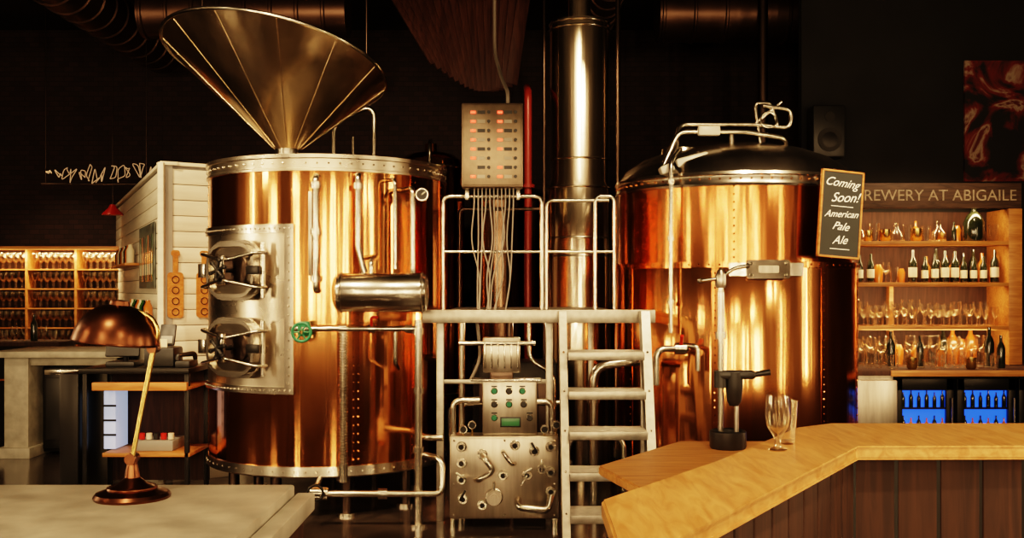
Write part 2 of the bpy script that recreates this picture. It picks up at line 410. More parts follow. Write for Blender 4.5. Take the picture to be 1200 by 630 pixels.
# ------------------------------------------------------------------ grain hopper (skewed cone with tilted mouth)
g=G('grain_hopper',(-1.80,7.85,2.6))
RC=Vector((-1.835,7.95,3.36)); RM=Matrix.Rotation(math.radians(9),4,'Y')@Matrix.Rotation(math.radians(-12),4,'X')
TH=Vector((-1.73,7.9,2.68))
def hop(i,n,t,off=0.0):
    a=2*math.pi*i/n; c=Vector((math.cos(a),math.sin(a),0))
    lo=TH+c*(.095+off); hi=RC+RM@(c*(.865+off))
    return lo.lerp(hi,t)
bm=bmesh.new(); n=96; rr=[]
for t,o in ((0,0),(.25,0),(.5,0),(.75,0),(1,0),(1,-.012),(.5,-.012),(0,-.012)):
    rr.append([bm.verts.new(hop(i,n,t,o)) for i in range(n)])
for k in range(len(rr)):
    a=rr[k]; b=rr[(k+1)%len(rr)]
    for i in range(n): bm.faces.new((a[i],a[(i+1)%n],b[(i+1)%n],b[i]))
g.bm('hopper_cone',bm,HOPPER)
g.torus('hopper_rim',RC,.865,.014,STEEL,RM@Vector((0,0,1)),seg=96)
g.lathe('hopper_throat',[(.085,2.60),(.12,2.60),(.12,2.62),(.098,2.625),(.098,2.70),(.088,2.70)],(TH.x,TH.y,0),STEEL,36,True)
for i in range(12):
    g.tube(f'hopper_weld_seam_{i+1}',[hop(i*8+3,n,.02,.001),hop(i*8+3,n,.98,.001)],.0045,HOPPER)
g.cyl('hopper_hanger_rod_1',(-2.45,8.1,3.50),(-2.45,8.1,4.9),.010,DARKST)
g.cyl('hopper_hanger_rod_2',(-1.15,8.1,3.30),(-1.15,8.1,4.9),.010,DARKST)

# ------------------------------------------------------------------ right kettle
TR=(1.73,8.0); RR=.90
g=G('copper_brew_kettle',(TR[0],TR[1],0)); c3=(TR[0],TR[1],0)
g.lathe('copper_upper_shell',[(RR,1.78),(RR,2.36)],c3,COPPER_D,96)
g.lathe('copper_lower_shell',[(RR,1.79),(RR+.02,1.785),(RR+.025,1.77),(RR+.025,.36)],c3,COPPER,96)
g.lathe('copper_lap_edge',[(RR+.02,1.76),(RR+.034,1.76),(RR+.034,1.80),(RR,1.80)],c3,COPPER_D,96,True)
g.lathe('shoulder_band',[(RR-.02,2.33),(RR+.015,2.33),(RR+.02,2.345),(RR+.012,2.36),(RR+.012,2.40),(RR+.025,2.41),(RR+.02,2.43),(RR-.03,2.43)],c3,STEEL,96,True)
g.lathe('dome_lid',[(RR,2.42),(.84,2.52),(.72,2.60),(.55,2.665),(.35,2.71),(.2,2.725),(0,2.73)],c3,DOMEST,96)
g.lathe('bottom_band',[(RR,.30),(RR+.035,.30),(RR+.035,.38),(RR,.38)],c3,STEEL,96,True)
g.lathe('base_cone',[(RR,.32),(.12,.18),(0,.18)],c3,DARKST,64)
for i,t in enumerate((-60,-20,20,60,120,180,240)):
    a=math.radians(t); x=TR[0]+.74*math.sin(a); y=TR[1]-.74*math.cos(a)
    g.cyl(f'leg_{i+1}',(x,y,0),(x,y,.34),.04,DARKST)
for k,t in enumerate((-66,-20,30,62)):
    g.arc(f'lower_seam_{k+1}',TR,RR+.02,RR+.029,t-1.5,t+1.5,.38,1.77,COPPER_D,4)
pts=[]
for i in range(80):
    a=2*math.pi*i/80
    pts.append((TR[0]+(RR+.034)*math.cos(a),TR[1]+(RR+.034)*math.sin(a),1.78))
    pts.append((TR[0]+(RR+.016)*math.cos(a),TR[1]+(RR+.016)*math.sin(a),2.38))
for t in (-66,-20,30,62):
    for i in range(26):
        a=math.radians(t); pts.append((TR[0]+(RR+.028)*math.sin(a),TR[1]-(RR+.028)*math.cos(a),.42+i*.052))
    for i in range(10):
        a=math.radians(t+8); pts.append((TR[0]+(RR+.002)*math.sin(a),TR[1]-(RR+.002)*math.cos(a),1.83+i*.055))
g.dots('shell_rivets',pts,.008,COPPER)
g.arc('lid_hinge_strap',TR,.925,.945,-14,18,1.70,1.79,STEEL,12)
g.M=frame(TR,.945,2,1.745)
g.rrect('strap_plate',.30,.13,.02,0,-.02,DOORST)
g.rrect('strap_badge',.14,.05,.01,-.02,-.028,STEELB)
g.dots('strap_bolts',[(-.12,-.022,.04),(.12,-.022,.04),(-.12,-.022,-.04),(.12,-.022,-.04)],.012,STEEL)
g.M=I4.copy()
# lid furniture
g.lathe('lid_hatch',[(0,.10),(.12,.10),(.15,.08),(.16,0),(.2,-.06)],(1.28,7.72,2.58),STEEL,32)
g.box('lid_motor_box',(1.18,7.32,2.47),(1.42,7.50,2.57),WHITEP,.02,Matrix.Rotation(-.25,4,'Y'))
g.box('lid_motor_box_small',(1.06,7.30,2.44),(1.16,7.42,2.50),WHITEP,.015,Matrix.Rotation(-.4,4,'Y'))
g.tube('rail_upper',[(1.18,7.45,2.50),(1.24,7.6,2.83),(1.80,7.6,2.83),(2.06,7.6,2.80),(2.08,7.6,2.94),(1.86,7.6,2.97)],.018,STEEL,.06)
g.tube('rail_lower',[(1.10,7.45,2.50),(1.22,7.5,2.76),(1.70,7.5,2.76),(2.02,7.55,2.72),(2.06,7.7,2.58)],.018,STEEL,.06)
g.tube('rail_riser_1',[(1.62,7.55,2.62),(1.62,7.55,2.78)],.018,STEEL)
g.tube('rail_riser_2',[(1.86,7.6,2.60),(1.80,7.6,2.99),(1.92,7.6,2.99),(1.98,7.6,2.80)],.013,STEEL,.04)
g.tube('rail_brace',[(1.80,7.6,2.83),(2.0,7.6,3.0)],.012,STEEL)
g.torus('lid_handwheel',(1.90,7.58,2.86),.06,.008,STEEL,(0,-1,.2))
g.box('rail_clamp',(1.36,7.46,2.73),(1.52,7.52,2.80),WHITEP,.012)
g.tube('spray_pipe',[(1.22,7.42,2.62),(1.12,7.22,2.52),(1.12,7.22,1.30)],.017,STEEL,.08)
for i,z in enumerate((2.35,1.95,1.5)): g.cyl(f'spray_pipe_clamp_{i+1}',(1.12,7.22,z),(1.12,7.22,z+.03),.028,STEEL)
g.tube('sample_tap',[(1.22,7.25,1.20),(1.22,7.05,1.20),(.99,7.02,1.20),(.99,7.02,.95)],.024,STEEL,.07)
g.tube('sample_spout',[(1.20,7.05,1.22),(1.27,7.0,1.22),(1.27,7.0,1.05)],.018,STEEL,.05)
g.cyl('sample_valve',(1.12,7.05,1.20),(1.20,7.05,1.20),.042,STEEL)
g.cyl('sample_handle',(1.16,7.05,1.20),(1.16,6.98,1.29),.012,RED)

# chalkboard hanging on the kettle
g=G('chalkboard_sign',(2.26,7.1,1.8))
g.M=Matrix.Translation((2.27,7.08,2.125))@Matrix.Rotation(math.radians(14),4,'Z')@Matrix.Rotation(math.radians(4),4,'Y')
g.box('slate',(-.15,-.008,-.29),(.15,.008,.29),CHALK,0)
for n,lo,hi in (('frame_left',(-.163,-.014,-.303),(-.149,.014,.303)),('frame_right',(.149,-.014,-.303),(.163,.014,.303)),('frame_top',(-.163,-.014,.289),(.163,.014,.303)),('frame_bottom',(-.163,-.014,-.303),(.163,.014,-.289))):
    g.box(n,lo,hi,OAK2,.003)
for i,(t,sz,z,x) in enumerate((('Coming',.082,.215,-.01),('Soon!',.092,.115,.02),('American',.066,.0,0),('Pale',.078,-.085,0),('Ale',.082,-.18,0))):
    g.text(f'chalk_line_{i+1}',t,sz,TXT(x,-.010,z)@Matrix.Rotation((-.06,.05,.03,-.05,.04)[i],4,'Z'),CHALKW,shear=.5,ext=.0005)
g.box('chalk_rule_1',(-.08,-.0105,.052),(.09,-.009,.056),CHALKW,0)
g.box('chalk_rule_2',(-.07,-.0105,-.243),(.08,-.009,-.239),CHALKW,0)
g.cyl('hook',(0,0,.29),(0,.12,.33),.006,STEEL)

# ------------------------------------------------------------------ platform with stairs
g=G('brewing_platform',(0.15,7.3,0))
g.box('deck_front',(-.62,7.10,1.43),(.99,7.44,1.46),ALU)
g.box('deck_rear',(-.46,7.44,1.43),(.72,8.6,1.46),ALU)
g.box('front_beam',(-.62,7.06,1.375),(.99,7.10,1.465),ALU)
g.box('side_beam_left',(-.62,7.10,1.375),(-.58,7.40,1.43),ALU)
g.box('side_beam_right',(.95,7.10,1.375),(.99,7.40,1.43),ALU)
for i,(x,y) in enumerate(((-.50,7.14),(.26,7.14),(.92,7.14),(-.42,8.55),(.66,8.55))):
    g.box(f'column_{i+1}',(x-.025,y-.025,0),(x+.025,y+.025,1.43),ALU)
g.box('cross_brace',(-.48,7.12,.95),(.26,7.15,.98),ALU)
g=G('platform_guard_rail',(0,7.4,1.46))
g.tube('loop_left',[(-.50,7.41,1.46),(-.50,7.41,2.28),(.215,7.41,2.28),(.215,7.41,1.46)],.016,STEEL,.06)
g.tube('mid_rail_left',[(-.50,7.41,1.88),(.215,7.41,1.88)],.012,STEEL)
g.tube('loop_right',[(.25,7.41,1.46),(.25,7.41,2.25),(.70,7.41,2.25)],.013,STEEL,.05)
g.tube('loop_end',[(.60,7.41,1.46),(.60,7.41,2.28),(.74,7.41,2.28),(.74,7.41,1.46)],.016,STEEL,.05)
g.tube('mid_rail_right',[(.25,7.41,1.88),(.74,7.41,1.88)],.012,STEEL)
g.tube('rear_rail',[(-.44,8.56,1.46),(-.44,8.56,2.28),(.3,8.56,2.28),(.3,8.56,1.46)],.016,DARKST,.05)

g=G('platform_step_ladder',(.62,6.8,0))
for i,(x0,x1) in enumerate(((.318,.368),(.872,.930))):
    bm=bmesh.new()
    prof=[(7.052,1.46),(6.91,1.46),(6.40,0),(6.56,0)]
    A=[bm.verts.new((x0,y,z)) for y,z in prof]; B=[bm.verts.new((x1,y,z)) for y,z in prof]
    for k in range(4): bm.faces.new((A[k],A[(k+1)%4],B[(k+1)%4],B[k]))
    bm.faces.new(A); bm.faces.new(B[::-1]); g.bm(f'stringer_{i+1}',bm,ALU)
    g.dots(f'stringer_bolts_{i+1}',[((x0+x1)/2,6.40+.349*z-.004,z) for z in (.19,.44,.69,.94,1.19)],.009,STEEL)
for k,z in enumerate((1.19,.94,.69,.44,.19)):
    yc=6.38+ (z/1.46)*.47
    g.box(f'tread_{k+1}_front',(.368,yc-.04,z-.050),(.872,yc-.022,z+.005),ALU)
    g.box(f'tread_{k+1}_rear',(.368,yc+.225,z-.050),(.872,yc+.24,z+.005),ALU)
    for q in range(10):
        y=yc-.015+q*.0245
        g.box(f'tread_{k+1}_bar_{q+1}',(.368,y,z-.012),(.872,y+.012,z+.003),ALU,.002)
    for q in range(9):
        x=.40+q*.055
        g.box(f'tread_{k+1}_cross_{q+1}',(x,yc-.03,z-.014),(x+.006,yc+.23,z-.002),ALU,0)

# ------------------------------------------------------------------ wall control box
g=G('electrical_control_box',(-.14,7.36,2.3))
PAN=pbr('control_panel_steel',(.28,.215,.16),1,.42,.15,(20,20,20))
g.box('enclosure',(-.36,7.26,2.33),(.08,7.42,2.93),PAN,.012)
g.box('door',(-.345,7.25,2.345),(.065,7.262,2.915),PAN,.006)
for r_ in range(8):
    for c_ in range(2):
        x=-.275+c_*.19; z=2.86-r_*.065
        if (r_+c_)%7!=6:
            g.box(f'lamp_{r_}_{c_}',(x-.018,7.243,z-.009),(x+.018,7.25,z+.009),LEDR,.003)
        g.box(f'tag_{r_}_{c_}',(x+.03,7.246,z-.012),(x+.085,7.251,z+.012),LEDW if (r_%2) else BLACK,0)
        g.cyl(f'switch_{r_}_{c_}',(x+.11,7.25,z),(x+.11,7.235,z),.012,BLACK,seg=12)
g.box('hanger_left',(-.34,7.385,2.25),(-.31,7.40,2.34),STEEL)
g.box('hanger_right',(.03,7.385,2.25),(.06,7.40,2.34),STEEL)
g.tube('top_conduit',[(-.03,7.34,2.92),(-.03,7.34,3.02),(-.08,7.6,3.18),(-.14,8.2,3.5),(-.14,8.2,4.9)],.014,CABLE,.15)
for i in range(11):
    x0=-.27+i*.028; x1=-.14+(i-5)*.016+random.uniform(-.05,.05); w=random.uniform(-.04,.04)
    g.tube(f'cable_{i+1}',[(x0,7.33,2.33),(x0,7.33,2.2),(x0+w,7.34+random.uniform(-.03,.03),1.95),((x0+x1)/2-w,7.33,1.7),(x1,7.33,1.465)],.0055,CABLE,.12,2)

# ------------------------------------------------------------------ exhaust stack
g=G('steam_exhaust_stack',(.6,9.1,0))
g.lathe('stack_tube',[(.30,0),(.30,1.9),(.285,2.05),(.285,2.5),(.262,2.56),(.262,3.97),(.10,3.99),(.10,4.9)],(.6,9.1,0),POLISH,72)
for i,(r,z) in enumerate(((.302,1.9),(.288,2.06),(.288,2.5),(.265,2.75),(.265,3.95),(.265,3.90))):
    g.torus(f'stack_band_{i+1}',(.6,9.1,z),r,.009,STEEL,seg=60)
g.tube('condensate_pipe',[(.93,9.0,0),(.93,9.0,4.9)],.022,DARKST)
g.tube('instrument_pipe',[(.28,8.95,0),(.28,8.95,4.9)],.014,DARKST)
g=G('red_steam_pipe',(.16,8.85,0))
g.tube('riser',[(.14,9.0,0),(.14,9.0,3.35),(.14,9.6,3.5)],.035,REDP,.1)
g.cyl('flange',(.14,9.0,2.5),(.14,9.0,2.53),.06,REDP)
# vessels behind
def vessel(name,c,r,z1,mat,band=STEEL,dome=.16):
    g=G(name,(c[0],c[1],0))
    g.lathe('shell',[(.06,.22),(r,.5),(r,z1)],(c[0],c[1],0),mat,64)
    g.lathe('dome',[(r,z1),(r*.93,z1+dome*.45),(r*.7,z1+dome*.8),(r*.35,z1+dome),(.06,z1+dome+.01),(.06,z1+dome+.08),(0,z1+dome+.08)],(c[0],c[1],0),mat,64)
    g.torus('shoulder_ring',(c[0],c[1],z1),r+.004,.012,band,seg=60)
    g.torus('lower_ring',(c[0],c[1],.6),r+.004,.012,band,seg=60)
    for i in range(4):
        a=math.pi/4+i*math.pi/2
        g.cyl(f'leg_{i+1}',(c[0]+r*.85*math.cos(a),c[1]+r*.85*math.sin(a),0),(c[0]+r*.85*math.cos(a),c[1]+r*.85*math.sin(a),.6),.03,STEEL)
    return g
g=vessel('copper_hot_liquor_tank',(-.80,10.1),.33,2.80,COPPER)
g.tube('tank_pipe',[(-.78,9.7,1.0),(-.78,9.7,3.0),(-.80,10.1,3.08)],.02,STEEL,.1)
vessel('fermentation_vessel',(-.13,10.3),.28,2.5,VESSEL,DARKST)
vessel('fermentation_vessel',(.05,11.6),.42,2.6,VESSEL,DARKST)
g=G('vent_pipe_loop',(-1.5,9.4,0))
g.tube('riser',[(-1.62,9.3,0),(-1.62,9.3,3.15),(-1.25,9.3,3.28),(-1.25,9.3,0)],.024,STEEL,.12)
g.tube('riser_small',[(-1.45,9.35,0),(-1.45,9.35,3.0)],.016,STEEL)

# ------------------------------------------------------------------ pump / valve console
g=G('brew_control_console',(-.04,7.1,0))
g.box('base_cabinet',(-.42,6.90,.06),(.315,7.08,.62),STEELB,.012)
g.box('base_cabinet_front',(-.405,6.892,.075),(.30,6.902,.605),STEELB,.004)
for i,(x,y) in enumerate(((-.40,6.93),(.29,6.93),(-.40,7.05),(.29,7.05))):
    g.cyl(f'foot_{i+1}',(x,y,0),(x,y,.07),.02,STEEL)
g.box('upper_panel',(-.20,6.93,.62),(.17,7.06,.99),STEELB,.01)
g.box('upper_panel_face',(-.19,6.922,.63),(.16,6.932,.98),STEELB,.004)
for i,(x,z,m) in enumerate(((-.12,.92,GREEN),(-.02,.92,BLACK),(.07,.92,GREEN),(-.12,.83,BLACK),(-.02,.83,GREEN),(.08,.83,BLACK),(-.12,.74,GREEN),(.12,.74,BLACK))):
    g.cyl(f'button_{i+1}',(x,6.925,z),(x,6.905,z),.016,m,seg=18); g.torus(f'button_ring_{i+1}',(x,6.92,z),.020,.004,STEEL,(0,-1,0))
    g.box(f'button_tag_{i+1}',(x-.02,6.918,z+.026),(x+.02,6.922,z+.036),BLACK,0)
g.box('lcd',(-.07,6.915,.685),(.05,6.925,.735),SCREEN,.002)
g.box('lcd_frame',(-.08,6.918,.675),(.06,6.924,.745),BLACK,.002)
g.box('motor_housing',(-.20,6.96,1.04),(.06,7.05,1.28),STEELB,.015)
g.box('motor_neck',(-.15,6.97,.98),(.01,7.04,1.05),DARKST,.01)
for i in range(6): g.box(f'motor_fin_{i+1}',(-.19+i*.045,6.945,1.07),(-.18+i*.045,6.965,1.25),STEEL,.001)
g.box('motor_shelf',(-.28,6.92,.985),(.2,7.06,1.0),STEEL)
g.tube('upper_manifold',[(-.36,6.96,1.24),(.16,6.96,1.24)],.016,STEEL)
g.tube('side_pipe_left',[(-.40,7.0,.60),(-.40,7.0,.85),(-.22,7.0,.85)],.022,STEEL,.06)
g.tube('side_pipe_right',[(.16,7.0,.84),(.27,7.0,.84),(.27,7.0,.60)],.022,STEEL,.06)
for i,(x,z) in enumerate(((-.34,.55),(-.2,.50),(.15,.52),(.26,.55),(-.34,.33),(-.33,.2),(.26,.25),(.02,.56),(-.06,.36),(.10,.36),(.20,.40),(-.2,.16),(-.34,.44),(.26,.38))):
    g.cyl(f'port_{i+1}',(x,6.89,z),(x,6.855,z),.028,STEEL,seg=18); g.cyl(f'port_bore_{i+1}',(x,6.854,z),(x,6.852,z),.017,BLACKM,seg=14)
    g.torus(f'port_nut_{i+1}',(x,6.885,z),.030,.006,STEEL,(0,-1,0),16)
g.tube('u_pipe_1',[(-.20,6.87,.50),(-.18,6.80,.48),(-.12,6.80,.40),(-.22,6.80,.34),(-.24,6.87,.33)],.020,STEEL,.04)
g.tube('u_pipe_2',[(.04,6.87,.20),(.04,6.80,.16),(.24,6.80,.14),(.26,6.87,.22)],.024,STEEL,.04)
g.tube('u_pipe_3',[(-.06,6.87,.52),(-.06,6.81,.52),(.0,6.81,.44),(.02,6.87,.44)],.014,STEEL,.03)
for i,(x,z) in enumerate(((-.34,.33),(.15,.52),(.20,.40),(-.33,.2),(.10,.36))):
    g.box(f'valve_handle_{i+1}',(x-.008,6.835,z-.01),(x+.008,6.85,z+.07),BLACKM if i%2 else STEEL,.003,Matrix.Rotation(.5*(i-2),4,'Y'))
g.cyl('pump_head',(-.12,6.89,.22),(-.12,6.80,.22),.05,STEELB); g.cyl('pump_cap',(-.12,6.80,.22),(-.12,6.77,.22),.03,STEELB)
g.torus('pump_clamp',(-.12,6.84,.22),.053,.008,STEEL,(0,-1,0))
g.cyl('lever_1',(-.12,6.82,.22),(-.12,6.80,.33),.009,STEEL)
g.cyl('lever_2',(.10,6.86,.36),(.06,6.83,.30),.008,STEEL)
for i,x in enumerate((-.33,-.27,.22,.30)):
    g.cyl(f'top_gauge_{i+1}',(x,6.95,.66+.03*(i%2)),(x,6.92,.66+.03*(i%2)),.028,STEEL,seg=20)
    g.cyl(f'top_gauge_dial_{i+1}',(x,6.919,.66+.03*(i%2)),(x,6.917,.66+.03*(i%2)),.021,BLACKM,seg=18)
    g.cyl(f'top_gauge_stem_{i+1}',(x,6.94,.61),(x,6.94,.66),.007,BRASS,seg=10)
g.dots('cabinet_screws',[(x,6.89,z) for x,z in ((-.39,.59),(.285,.59),(-.39,.09),(.285,.09),(-.05,.59),(-.05,.09),(-.39,.3),(.285,.3))],.009,STEEL)
# pipes under deck
g=G('under_deck_pipework',(.5,7.4,0))
g.tube('return_bend',[(.58,7.30,0),(.58,7.30,1.06),(.90,7.30,1.10),(.98,7.12,1.10)],.035,STEEL,.12)
g.tube('low_line',[(.40,7.35,.0),(.40,7.35,.55),(.80,7.35,.55),(.80,7.35,0)],.024,STEEL,.1)
g.tube('drop_line_1',[(-.36,7.35,0),(-.36,7.35,1.43)],.025,STEEL)
g.tube('drop_line_2',[(-.02,7.5,0),(-.02,7.5,1.43)],.03,DARKST)
g.tube('drop_line_3',[(.12,7.4,1.43),(.12,7.4,1.1),(.30,7.4,1.0),(.30,7.4,0)],.018,STEEL,.08)
g.tube('flex_hose',[(-.30,7.3,.95),(-.22,7.3,1.12),(-.26,7.35,1.43)],.012,CABLE,.1)
g.tube('cross_line',[(-.36,7.35,.78),(.40,7.5,.78)],.02,STEEL)
g.cyl('line_valve',(.58,7.30,.80),(.58,7.30,.90),.048,STEEL)
g.cyl('line_valve_low',(.40,7.35,.30),(.40,7.35,.38),.036,STEEL)
g=G('pump_cabinet',(.1,8.0,0))
g.box('body',(-.3,7.8,.05),(.35,8.3,1.05),BLACKM,.02)
g.box('plinth',(-.28,7.82,0),(.33,8.28,.05),BLACK,0)
g.box('vent_panel',(-.25,7.79,.3),(.3,7.802,.9),DARKST)

# ------------------------------------------------------------------ L-shaped oak bar (right foreground)
g=G('oak_bar_counter',(1.2,3.2,0))
top=[(.20,1.55),(.214,2.45),(.60,3.0),(1.04,3.74),(1.20,3.86),(3.6,3.87),(3.6,3.33),(1.11,3.30),(.33,2.07),(.26,1.55)]
g.poly('bar_top',top,1.055,1.10,OAK)
body=[(.30,2.40),(.66,2.98),(1.08,3.70),(1.22,3.80),(3.6,3.80),(3.6,3.40),(1.09,3.37),(.36,2.22)]
g.poly('bar_body',body,0,1.055,BLACK,0)
x=1.13; i=0
while x<3.55:
    g.box(f'front_board_{i+1}',(x,3.368,.04),(x+.130,3.402,1.05),DWOOD,.008); x+=.14; i+=1
v=Vector((1.09-.36,3.37-2.22)); L=v.length; ang=math.atan2(v.y,v.x)
g.M=Matrix.Translation((.36,2.22,0))@Matrix.Rotation(ang,4,'Z')
k=0; s_=.0
while s_<L-.1:
    g.box(f'side_board_{k+1}',(s_,-.028,.04),(s_+.130,.004,1.05),DWOOD,.008); s_+=.14; k+=1
g.M=I4.copy()
g=G('service_ledge',(.9,4.0,0))
g.poly('ledge_top',[(.32,3.8),(.72,4.42),(1.9,4.42),(1.9,3.92),(1.16,3.90),(1.02,3.80),(.64,3.14),(.43,3.34)],.915,.95,LEDGEOAK)
g.poly('ledge_cabinet',[(.42,3.8),(.76,4.36),(1.85,4.36),(1.85,3.96),(1.14,3.94),(.98,3.80),(.66,3.26),(.5,3.38)],0,.915,DWOOD,0)

# glass on the bar
g=G('beer_glass',(.83,3.22,1.10))
gp=[(0,.0),(.028,.0),(.030,.004),(.012,.012),(.008,.03),(.014,.045),(.033,.075),(.038,.11),(.036,.15),(.034,.172),(.032,.172),(.034,.15),(.036,.11),(.031,.078),(.0,.05)]
g.lathe('glass_bowl',gp,(.83,3.20,1.10),GLASS,40)
g=G('pint_glass',(.9,3.36,1.10))
g.lathe('glass_wall',[(0,.0),(.026,0),(.028,.01),(.037,.14),(.035,.14),(.026,.012),(0,.012)],(.895,3.34,1.10),GLASS,32)

# ------------------------------------------------------------------ tap stand
g=G('bottle_capper_stand',(.87,4.28,.95))
X0,Y0=.86,4.22
g.lathe('black_base_cup',[(0,0),(.07,0),(.075,.01),(.075,.07),(.068,.075),(.06,.07),(.058,.02),(0,.02)],(X0+.03,Y0,.95),BLACK,40)
g.cyl('column',(X0,Y0,.96),(X0,Y0,1.68),.012,STEEL)
g.cyl('column_sleeve',(X0,Y0,1.40),(X0,Y0,1.60),.015,STEEL)
g.cyl('second_rod',(X0+.065,Y0,1.0),(X0+.065,Y0,1.26),.010,STEELB)
g.lathe('head',[(0,-.03),(.018,-.03),(.022,-.02),(.022,.02),(.018,.03),(.012,.045),(0,.05)],(X0,Y0,1.64),STEELB,28)
g.tube('lever_top',[(X0-.08,Y0,1.64),(X0,Y0,1.65),(X0+.05,Y0,1.69),(X0+.10,Y0-.02,1.70)],.008,STEEL,.03)
g.dots('lever_knob',[(X0-.085,Y0,1.64),(X0+.105,Y0-.02,1.70)],.013,STEEL)
g.box('black_arm',(X0-.01,Y0-.03,1.235),(X0+.14,Y0+.03,1.27),BLACK,.012)
g.tube('black_lever',[(X0+.12,Y0,1.25),(X0+.20,Y0-.02,1.265)],.013,BLACK)
g.lathe('black_chuck',[(0,-.11),(.018,-.11),(.03,-.09),(.036,-.02),(.036,.03),(.0,.03)],(X0+.055,Y0,1.235),BLACK,28)
g.cyl('collar_1',(X0,Y0,1.40),(X0,Y0,1.43),.022,STEEL); g.cyl('collar_2',(X0,Y0,1.20),(X0,Y0,1.27),.028,BLACK)

# ------------------------------------------------------------------ left foreground counter + lamp
g=G('stone_host_counter',(-1.6,2.1,0))
g.box('slab',(-2.9,1.45,1.055),(-.56,2.64,1.10),CONC,.006)
g.box('cabinet',(-2.85,1.5,0),(-.60,2.58,1.055),GREY,0)
g.box('edge_ledge',(-.558,1.45,1.03),(-.512,2.66,1.075),CONC,.004)
g.box('ledge_panel',(-.59,1.5,0),(-.53,2.6,1.03),DWOOD,0)

g=G('desk_lamp',(-.916,2.47,1.1))
BX,BY=-.916,2.47
g.lathe('base',[(0,0),(.088,0),(.090,.006),(.084,.014),(.06,.022),(.035,.034),(.018,.05),(.014,.075),(.012,.085),(0,.085)],(BX,BY,1.10),BRONZE,56)
g.torus('base_bead',(BX,BY,1.125),.055,.004,BRONZE,seg=40)
g.cyl('post',(BX,BY,1.17),(BX,BY,1.20),.013,BRONZE)
g.cyl('joint',(BX,BY-.018,1.195),(BX,BY+.018,1.195),.013,BRONZE)
g.cyl('rod',(BX,BY,1.195),(-.866,BY,1.455),.0055,BRASS)
g.tube('rod_second',[(BX+.006,BY-.012,1.195),(-.858,BY-.012,1.455)],.0035,BRASS)
g.cyl('upper_joint',(-.864,BY-.018,1.46),(-.864,BY+.018,1.46),.011,BRONZE)
g.tube('neck',[(-.864,BY,1.46),(-.852,BY,1.50),(-.868,BY,1.535),(-.905,BY,1.55)],.006,BRASS,.03)
g.M=Matrix.Translation((-.955,BY,1.475))@Matrix.Rotation(math.radians(6),4,'Y')
g.lathe('shade',[(.100,0),(.102,.004),(.098,.02),(.088,.045),(.068,.07),(.045,.084),(.024,.09),(.022,.10),(.0,.103),(0,.098),(.018,.09),(.044,.08),(.066,.066),(.085,.042),(.095,.018),(.097,.0)],(0,0,0),BRONZE,64)
g.torus('shade_lip',(0,0,.001),.100,.0035,BRONZE,seg=56)
g.lathe('bulb',[(0,.0),(.016,.006),(.024,.022),(.02,.04),(.012,.055),(.012,.085)],(0,0,.012),LABEL,20)
g.M=I4.copy()

# ------------------------------------------------------------------ shiplap kiosk on the left
g=G('shiplap_kiosk',(-2.9,8.5,0))
def planks(tag,p0,p1,z0,z1):
    v=Vector((p1[0]-p0[0],p1[1]-p0[1])); L=v.length
    g.M=Matrix.Translation((p0[0],p0[1],0))@Matrix.Rotation(math.atan2(v.y,v.x),4,'Z')
    g.box(tag+'_core',(0,.02,z0),(L,.08,z1),GREY,0)
    z=z0;i=0
    while z<z1-.02:
        h=min(.125,z1-z-.004)
        g.box(f'{tag}_plank_{i+1}',(0,0,z),(L,.02,z+h),WHITE,.004); z+=.131;i+=1
    g.box(tag+'_cap',(-.02,-.02,z1),(L+.02,.12,z1+.03),WHITE,.003)
    g.M=I4.copy()
planks('front',(-2.9,8.5),(-1.75,9.25),0,2.64)
planks('side',(-5.02,12.98),(-2.9,8.5),0,2.64)
g.box('corner_trim',(-2.93,8.46,0),(-2.88,8.52,2.66),WHITE,.004)
M0=Matrix.Translation((-2.9,8.5,0))@Matrix.Rotation(math.atan2(.75,1.15),4,'Z')
for i,s_ in enumerate((.10,.34)):
    p=G('serving_paddle',tuple(M0@Vector((s_,-.02,1.4))))
    p.M=M0@Matrix.Translation((s_,-.018,1.56))
    p.rrect('blade',.13,.38,.03,.016,-.004,OAK2,c=(0,.0))
    p.rrect('handle',.04,.17,.015,.014,-.002,OAK2,c=(0,.26))
    p.rrect('handle_end',.07,.05,.02,.015,-.003,OAK2,c=(0,.35))
    for q in range(4): p.torus(f'ring_{q+1}',(0,-.006,-.14+q*.09),.028,.004,DWOOD,(0,-1,0))
# poster on the side wall and narrow shelves of things
vs=Vector((2.12,-4.48)); ms=Matrix.Translation((-5.02,12.98,0))@Matrix.Rotation(math.atan2(vs.y,vs.x),4,'Z')
p=G('framed_bottle_poster',tuple(ms@Vector((4.1,-.02,1.5))))
p.M=ms
POST=pbr('poster_print',(.12,.14,.12),0,.5,.8,(9,9,9))
p.box('print',(3.2,-.02,1.62),(4.5,-.008,2.20),POST,0)
for i in range(7):
    x=3.3+i*.17
    p.box(f'printed_bottle_{i+1}',(x,-.024,1.68),(x+.08,-.02,1.95),(GREENB,AMBER,BGLASS)[i%3],0)
    p.box(f'printed_neck_{i+1}',(x+.025,-.024,1.95),(x+.055,-.02,2.1),(GREENB,AMBER,BGLASS)[i%3],0)
    p.box(f'printed_label_{i+1}',(x+.01,-.026,1.74),(x+.07,-.024,1.84),LABEL,0)
p=G('kiosk_wall_shelf',tuple(ms@Vector((3.9,-.05,1.3))))
p.M=ms
p.box('board',(2.9,-.14,1.30),(4.7,-.002,1.325),OAK2,.003)
p.box('board_upper',(1.2,-.14,1.85),(3.0,-.002,1.875),OAK2,.003)
